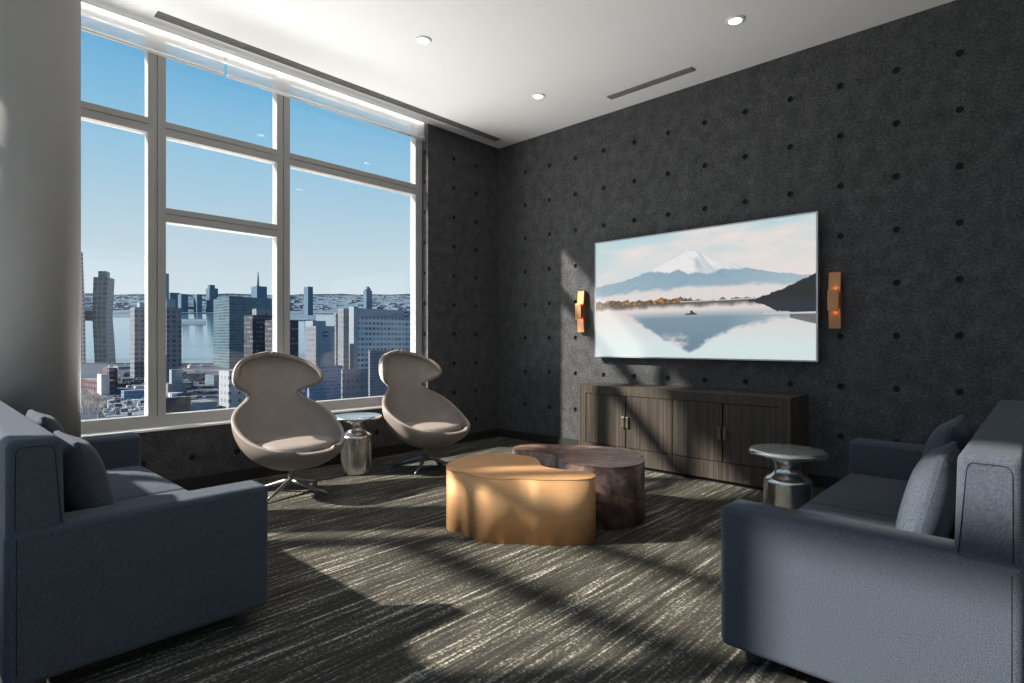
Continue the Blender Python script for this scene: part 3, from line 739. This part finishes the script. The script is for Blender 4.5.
def foot(pl, pe, pr, d, phi, dl=None, dr=None):
    """rectangle seen as: left corner at pl, nearest edge at pe (depth d), right corner at pr"""
    if isinstance(phi, tuple): phi = phi[1]
    elif phi < .9: phi = TH
    N = at(pe, d); a = RV * math.cos(phi) + FV * math.sin(phi); b = -RV * math.sin(phi) + FV * math.cos(phi)
    def hit(px, v):
        o = Vector((CX, CY, 0)); r = FV + RV * ((px - 512) / FPX)
        det = v.x * -r.y + v.y * r.x; w = o - N
        return (w.x * -r.y + w.y * r.x) / det
    w = dr if dr else hit(pr, a); l = dl if dl else hit(pl, b)
    return [N, N + a * w, N + a * w + b * l, N + b * l]
def inset(c, k):
    m_ = sum(c, Vector()) / len(c); return [m_ + (p - m_) * k for p in c]
def building(label, pl, pe, pr, ytop, d, phi, mat, dl=None, dr=None, roof='roof', name='building', group=None, extra=None, base=None):
    c = foot(pl, pe, pr, d, phi, dl, dr); o = sum(c, Vector()) / 4; BOXES.append((min(p.x for p in c), max(p.x for p in c), min(p.y for p in c), max(p.y for p in c))); c = [p - o for p in c]
    z0 = gz(d) - 2 if base is None else base; z1 = zat(ytop, d)
    t = thing(name, label, 'building', (o.x, o.y, z0), 0, group)
    bm = NB(); uvbox(bm, c, 0, z1 - z0); obj('walls', bm, [FC[mat], M[roof]], t)
    if extra:
        for nm, k, h, mt, off in extra:
            bm = NB(); e = [p * k + Vector((c[1].x * off[0] + c[3].x * off[1], c[1].y * off[0] + c[3].y * off[1], 0)) for p in c]
            uvbox(bm, e, z1 - z0, z1 - z0 + h / FPX * d, 0, 1); obj(nm, bm, [FC[mt] if mt in FC else M[mt], M['roof']], t)
    return t, c, z1 - z0
# two leaning copper and glass towers joined by a bridge
def lofted(name, levels, mats, parent, o):
    bm = NB(); uvl = bm.loops.layers.uv.verify(); rings = [[bm.verts.new(p - o) for p in L] for L in levels]
    for i in range(len(rings) - 1):
        u = 0
        for k in range(4):
            l = (k + 1) % 4; w = (levels[0][l] - levels[0][k]).length
            f = bm.faces.new((rings[i][k], rings[i][l], rings[i + 1][l], rings[i + 1][k])); f.material_index = mats[k]
            for lp, q in zip(f.loops, ((u, levels[i][k].z), (u + w, levels[i][l].z), (u + w, levels[i + 1][l].z), (u, levels[i + 1][k].z))): lp[uvl].uv = q
            u += math.ceil(w)
    bm.faces.new(rings[-1]).material_index = 2
    return obj(name, bm, [FC['brown_glass'], FC['copper'], M['roof_dark']], parent)
d0 = 330; dd = 12
lv = []
for py, xl, xe, xr in ((376, 95.2, 107.5, 116.6), (342, 93.6, 106.6, 114.6), (316, 92.2, 106.3, 112.6), (296, 92.8, 107.2, 113.6), (277, 93.4, 108.2, 114.6)):
    L = []
    for px, d in ((xl, d0), (xe, d0), (xr, d0 + dd), (xl + xr - xe - .5, d0 + dd)):
        p = at(px, d); p.z = zat(py, d0); L.append(p)
    lv.append(L)
o = at(104, d0 + 6); o.z = zat(376, d0)
tw_ = thing('tower', 'leaning glass tower with a copper side and a kink halfway up', 'building', o)
lofted('walls', lv, [0, 1, 1, 0], tw_, o)
top = inset(lv[-1], .55); bm = NB(); q = [Vector((p.x - o.x, p.y - o.y, 0)) for p in top]; uvbox(bm, q, lv[-1][0].z - o.z, lv[-1][0].z - o.z + 6.5 / FPX * d0); obj('penthouse', bm, [FC['brown_glass'], M['roof_dark']], tw_)
lv = []
for py, xl, xr in ((376, 70, 85.6), (320, 70, 84.8), (253, 70, 82.6)):
    L = []
    for px, d in ((xl, d0 - 4), (xr, d0 - 4), (xr + .4, d0 + 10), (xl, d0 + 10)):
        p = at(px, d); p.z = zat(py, d0); L.append(p)
    lv.append(L)
o2 = at(78, d0); o2.z = zat(376, d0)
t2 = thing('tower', 'dark copper tower at the left window edge, half hidden by the round column', 'building', o2); lofted('walls', lv, [1, 1, 1, 1], t2, o2)
bm = NB(); a, b = at(84, d0 + 2), at(93.5, d0 + 2); e = FV * 5
uvbox(bm, [a - o2, b - o2, b + e - o2, a + e - o2], zat(320.5, d0) - o2.z, zat(310.5, d0) - o2.z); obj('sky_bridge', bm, [FC['navy'], M['roof_dark']], t2)

building('slim dark residential tower beside the left window mullion', 134, 134.6, 150, 307, 262, .05, 'slate', dl=8, extra=[('penthouse', .55, 5, 'plain_grey', (.25, 0))])
building('grey residential tower with stepped crown behind the middle bay mullion', 158, 166.5, 181.5, 307.5, 255, .35, 'slate', extra=[('crown', .62, 9, 'plain_grey', (-.12, 0))])
building('pale pointed skyscraper just right of the left mullion', 160, 161, 169, 273, 420, .1, 'far_pale', dl=8)
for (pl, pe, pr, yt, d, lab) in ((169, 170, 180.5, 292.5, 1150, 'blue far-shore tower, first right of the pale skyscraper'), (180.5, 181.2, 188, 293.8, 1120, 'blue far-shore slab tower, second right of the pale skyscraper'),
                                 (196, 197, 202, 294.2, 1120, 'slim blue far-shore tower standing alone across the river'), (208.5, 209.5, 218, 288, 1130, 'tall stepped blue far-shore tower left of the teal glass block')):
    building(lab, pl, pe, pr, yt, d, .1, 'far_hazed', dl=20, name='tower', group='far-shore towers', extra=[('crown', .6, 3.5, 'far_hazed', (-.1, 0))] if 'stepped' in lab else None)
t3, c3, h3 = building('big teal glass office block overlooking the river, in the middle bay', 213.5, 229.3, 247, 297.3, 300, .42, 'teal', roof='roof_dark', extra=[('plant_room', .8, 2, 'teal', (0, 0))])
building('long teal glass wing behind the big teal office block', 240, 241, 276, 296.8, 345, .05, 'teal_far', dl=14)
sp1, cs, hs = building('blue tower with a tall spire above the teal wing', 256, 257, 267, 286, 800, .05, 'far_hazed', dl=20, name='tower')
bm = NB(); tube(bm, [cs[0] * .5 + Vector((0, 0, hs)), cs[0] * .5 + Vector((0, 0, hs + 14)), cs[0] * .5 + Vector((0, 0, hs + 21))], [1.8, 1.2, .4], 8); obj('spire', bm, FC['plain_grey'], sp1)
building('dark apartment block with pale balcony bands, behind the left chair', 244, 252.5, 284, 315, 215, .30, 'dark_band', extra=[('penthouse', .5, 7, 'concrete', (.1, .2))])
building('dark apartment block with lit window strips behind the wide mullion', 276, 277, 298.5, 319.5, 205, .02, 'dark_band', dl=10)
# right-hand bay
building('slim dark far tower left in the right window bay', 303.8, 308, 313, 286.5, 1000, .5, 'far_hazed', name='tower', group='far-shore towers')
dm, cd, hd = building('far tower with a rounded crown in the right window bay', 365.4, 366.4, 372.2, 290.5, 900, .1, 'far_hazed', dl=9, name='tower')
bm = NB(); r_ = (cd[1] - cd[0]).length / 2
for k, (rr, hh_) in enumerate(((1, 0), (.85, 3), (.55, 5.5), (.25, 7))): pass
md = sum(cd, Vector()) / 4
cm = lathe([(r_, 0), (r_ * .86, 3.2), (r_ * .55, 5.6), (r_ * .3, 7)], 20)
for v in cm.verts: v.co += md + Vector((0, 0, hd))
obj('crown', cm, FC['far_hazed'], dm)
hosp, ch_, hh2 = building('grey hospital block with a purple roundel on its blank wall', 305.5, 316, 334.5, 326, 235, .50, 'concrete', extra=[('rooftop', .7, 5.5, 'plain_grey', (-.1, .2))])
a_, b_ = ch_[0], ch_[1]; nrm = Vector(((b_ - a_).y, -(b_ - a_).x, 0)).normalized()
bm = NB(); v = [bm.verts.new(p) for p in (a_ + nrm * .1, b_ + nrm * .1, b_ + nrm * .1 + Vector((0, 0, hh2 + .1)), a_ + nrm * .1 + Vector((0, 0, hh2 + .1)))]; bm.faces.new(v); obj('blank_wall', bm, FC['plain_grey'], hosp)
M['purple'] = flat('purple_sign', S(72, 66, 150)[:3], .6); M['signwhite'] = flat('sign_white', (.8, .8, .82), .6)
def roundel(parent, c, nrm, r):
    bm = NB(); x = Vector((-nrm.y, nrm.x, 0)); z = Vector((0, 0, 1))
    ring = [c + nrm * .25 + (x * math.cos(k * math.pi / 14) + z * math.sin(k * math.pi / 14)) * r for k in range(28)]; back = [p - nrm * .22 for p in ring]
    A = [bm.verts.new(p) for p in ring]; B = [bm.verts.new(p) for p in back]; bm.faces.new(A)
    for k in range(28): bm.faces.new((B[k], B[(k + 1) % 28], A[(k + 1) % 28], A[k]))
    q = obj('roundel', bm, M['purple'], parent)
    bm = NB(); s_ = r * .2
    def stroke(p, q_):
        p = c + nrm * .32 + x * p[0] * r + z * p[1] * r; q_ = c + nrm * .32 + x * q_[0] * r + z * q_[1] * r; tube(bm, [p, q_], r * .07, 6)
    for p, q_ in (((-.62, -.2), (-.62, .22)), ((-.62, .22), (-.3, -.2)), ((-.3, -.2), (-.3, .22)), ((-.17, .22), (0, .02)), ((.17, .22), (0, .02)), ((0, .02), (0, -.2)), ((.3, .22), (.3, -.1)), ((.3, -.1), (.38, -.2)), ((.38, -.2), (.54, -.2)), ((.54, -.2), (.62, -.1)), ((.62, -.1), (.62, .22))): stroke(p, q_)
    obj('lettering', bm, M['signwhite'], q)
roundel(hosp, a_ + (b_ - a_) * .5 + Vector((0, 0, hh2 - 8 / FPX * 235)), nrm, 3.0 / FPX * 235)
building('low blue-grey hospital podium with long window bands', 305, 309, 343, 366.5, 205, .22, 'blue_grey', extra=[('plant_box', .30, 6.5, 'white_box', (-.02, -.1))])
sl, csl, hsl = building('long hospital slab with a grid of windows filling the right bay', 340, 357, 440, 309, 250, .12, 'hospital', roof='roof_dark')
a_, b_ = csl[0], csl[1]; ux = (b_ - a_).normalized(); nrm = Vector((ux.y, -ux.x, 0))
bm = NB(); z = hsl
uvbox(bm, [a_ + nrm * .3, b_ + nrm * .3, b_ + nrm * .05, a_ + nrm * .05], z - 3.4, z + .4); obj('parapet_band', bm, [FC['plain_grey'], M['roof_dark']], sl)
roundel(sl, a_ + ux * ((407 - 356.5) / FPX * 295) + Vector((0, 0, z - 1.5)) + nrm * .1, nrm, 1.4)
fn, cfn, hfn = building('slim pale fin tower joining the hospital slab and the concrete stair tower', 353.4, 353.8, 358.2, 306.5, 246, .1, 'plain_grey', dl=4)
building('dark concrete stair tower left of the pale fin', 338, 343.5, 354, 308.3, 252, .25, 'concrete', roof='roof_dark')
building('grey concrete wing with a column of white windows, right of the roundel block', 334, 336, 344, 313, 262, .15, 'concrete')
building('brown-grey gridded mid-rise behind the right chair, seen at an angle', 369, 370, 440, 350.5, 170, 0, 'grid_grey', dl=1)
building('low grey block at the foot of the hospital slab', 341, 342.5, 372, 369.5, 195, .1, 'concrete')
# left and middle foreground
building('red brick building with grey flat roof, below the copper towers', 60, 101, 116, 381, 225, .95, 'brick', dl=24)
building('cream stair panel building on the corner of the red brick block', 99, 101.2, 109.5, 374.5, 222, .35, 'cream', dl=7)
building('red brick wing behind the cream stair panel', 107, 109, 117.5, 368, 240, .6, 'brick', dl=12)
building('long low pier shed by the river, left window bay', 117, 118, 146, 366.5, 296, .02, 'plain_grey', dl=10, roof='roof')
building('low white roofed shed in front of the slim dark tower', 121, 124, 150, 391, 206, .2, 'blue_grey', roof='roof')
building('grey setback office with cream pediment in the middle bay', 164, 168, 187, 384, 220, .2, 'concrete', extra=[('upper_storeys', .6, 14, 'plain_grey', (.05, 0))])
building('slim pale block beside the left mullion of the middle bay', 158, 159, 167.2, 355, 235, .05, 'far_pale', dl=8)
building('dark brick loft building at the bottom of the middle bay', 150, 152, 191, 399, 180, .12, 'dark_brick', roof='roof_dark')
building('white building with small windows behind the left chair back', 219, 229, 262, 371, 190, .35, 'white', roof='roof')
building('pale low parking deck at the bottom of the middle bay', 190, 191.5, 217, 403, 186, .06, 'far_pale', dl=10)
building('teal low podium below the big teal office block', 205, 214, 246, 375, 240, .3, 'teal_far', roof='roof_dark')
bm = NB()
for i in range(420):
    d = random.uniform(206, 312); p = at(random.uniform(112, 214), d); w = random.uniform(.5, 2.6); h = random.uniform(.3, 1.6); z = gz(d)
    pq = 512 + FPX * ((p - Vector((CX, CY, 0))).dot(RV)) / d
    if 278 < d < 304 or (d < 285 and abs(pq - 111 - 9 * (d - 196) / 77) < 7.5) or blocked(p, 2.6) or (190 < 512 + FPX * ((p - Vector((CX, CY, 0))).dot(RV)) / d and d < 250): continue
    box(bm, p.x - w, p.x + w, p.y - w * .5, p.y + w * .5, z - .5, z + h, random.randrange(4))
tag(obj('rooftop_clutter', bm, [M['roof_white'], M['roof'], M['roof_dark'], FC['dark_brick']]), 'jumble of tiny pale roofs and vans between the street and the river', 'city', kind='stuff')
# elevated highway with signs
bm = NB(); a, b = at(150, 292), at(262, 292); e = FV * 9; zc = zat(371.5, 292)
hw_ = thing('highway_deck', 'raised pale highway deck along the river in the middle bay', 'highway', (a.x, a.y, zc))
uvbox(bm, [Vector(), b - a, b - a + e, e], -.9, .7); obj('deck', bm, [FC['cream'], M['roof']], hw_)
for k in range(9):
    p = (b - a) * (k / 8) + e * .5; bm = NB(); tube(bm, [p + Vector((0, 0, -9)), p + Vector((0, 0, -.9))], .8, 8); obj('pier', bm, FC['plain_grey'], hw_)
def road_sign(px, py, d, w, h, col, label):
    p = at(px, d); t = thing('road_sign', label, 'road sign', (p.x, p.y, zat(py, d)), -TH)
    bm = NB(); box(bm, -w / 2, w / 2, -.1, .1, -h / 2, h / 2); obj('panel', bm, flat('sign_' + label.split()[0], col, .6), t)
    bm = NB(); tube(bm, [(0, .2, -h / 2 - 3), (0, .2, h / 2)], .15, 6); obj('post', bm, FC['plain_grey'], t)
road_sign(197.5, 371.8, 286, 2.0, 1.5, S(40, 160, 130)[:3], 'green highway sign in front of the raised deck')
road_sign(194, 372.8, 286, .9, .9, S(230, 190, 40)[:3], 'yellow highway sign beside the green one')
# cars: parked in the lot (middle bay) and along the street (left bay)
M['car_dark'] = flat('car_navy', S(60, 70, 90)[:3], .4); M['car_white'] = flat('car_white', S(225, 225, 228)[:3], .4); M['car_red'] = flat('car_red', S(220, 50, 40)[:3], .4)
M['car_glass'] = flat('car_glass', S(40, 46, 56)[:3], .2); cars = {}
def car(px, d, rz, col, label, group):
    p = at(px, d); loc = (p.x, p.y, gz(d))
    if blocked(p, 1.0): return
    if col in cars: t = copy_tree(cars[col]); t.location = loc; t.rotation_euler = (0, 0, rz); t['label'] = label; t['group'] = group; return
    t = thing('car', label, 'car', loc, rz, group); cars[col] = t
    bm = rbox(-.42, .42, -1.0, 1.0, .1, .42, .1, 2); obj('body', bm, M[col], t)
    bm = NB(); v, f = box(bm, -.38, .38, -.6, .5, .42, .70)
    for q in v:
        if q.co.z > .6: q.co.x *= .8; q.co.y = q.co.y * .7
    obj('cabin', bm, M['car_glass'], t)
for i in range(4):
    for j in range(7):
        d = 206 + i * 11 + random.uniform(-.6, .6)
        car(194 + j * 3.4 + i * .8, d, .05 - TH, ('car_dark', 'car_dark', 'car_white')[random.randrange(3)], 'small parked car in the open lot seen through the middle bay', 'cars parked in the lot')
for i in range(12):
    d = 196 + i * 7; k = i / 11
    car(111 + 9 * k + (1.6 if i % 2 else -1.6) * (1 - k * .4), d, -TH + .12, 'car_white' if i % 3 else 'car_dark', 'small car on the street seen through the left bay', 'cars on the street')
car(120.3, 219, -TH + .12, 'car_red', 'red car on the street seen through the left bay', 'cars on the street')
# roof clutter on the near low roof, bottom right of the left bay
low, cl, hl_ = building('low flat roof crowded with white vents, bottom of the left bay', 100, 105, 158, 417, 140, ('raw', .60), 'plain_grey', dl=46, roof='roof')
for i in range(96):
    a, b = random.random(), random.random(); p = cl[0] + (cl[1] - cl[0]) * a + (cl[3] - cl[0]) * b
    w = random.uniform(.25, .7); h = random.uniform(.3, 1.1); bm = NB(); box(bm, p.x - w, p.x + w, p.y - w * .6, p.y + w * .6, hl_, hl_ + h)
    obj('roof_vent', bm, M[('white_box', 'roof_white', 'roof_dark', 'roof', 'roof_white')[i % 5]], low)
# bare winter trees at the lower left
M['bark'] = flat('winter_bark', S(196, 184, 172)[:3], .95, var=.2, scale=2)
def bare_tree(seed):
    rnd = random.Random(seed); bm = NB()
    def grow(p, v, L, r, dep):
        q = p + v * L; tube(bm, [p, q], [r, r * .7], 4, False)
        if dep == 0: return
        for k in range(4 if dep > 1 else 5):
            ax = Vector((rnd.uniform(-1, 1), rnd.uniform(-1, 1), rnd.uniform(-.25, .6)))
            grow(q - v * L * rnd.uniform(0, .35), (v * .65 + ax * .75).normalized(), L * rnd.uniform(.6, .82), r * .62, dep - 1)
    grow(Vector(), Vector((0, 0, 1)), 2.2, .22, 4); return bm
tr = None
for i, (px, d, sc) in enumerate(((86, 205, 1.0), (93, 200, 1.05), (100, 198, .9), (83, 188, 1.0), (90, 184, 1.0), (98, 182, .85), (104, 192, .7), (78, 196, 1.0))):
    p = at(px, d)
    if tr is None: t = tr = obj('bare_tree', bare_tree(3), M['bark'])
    else: t = tr.copy(); COL.objects.link(t)
    t.location = (p.x, p.y, gz(d) - .2); t.scale = (sc, sc, sc); t.rotation_euler = (0, 0, i * 1.3)
    tag(t, 'leafless winter tree in the cluster at the lower left of the window', 'tree', 'bare trees below the red brick building')
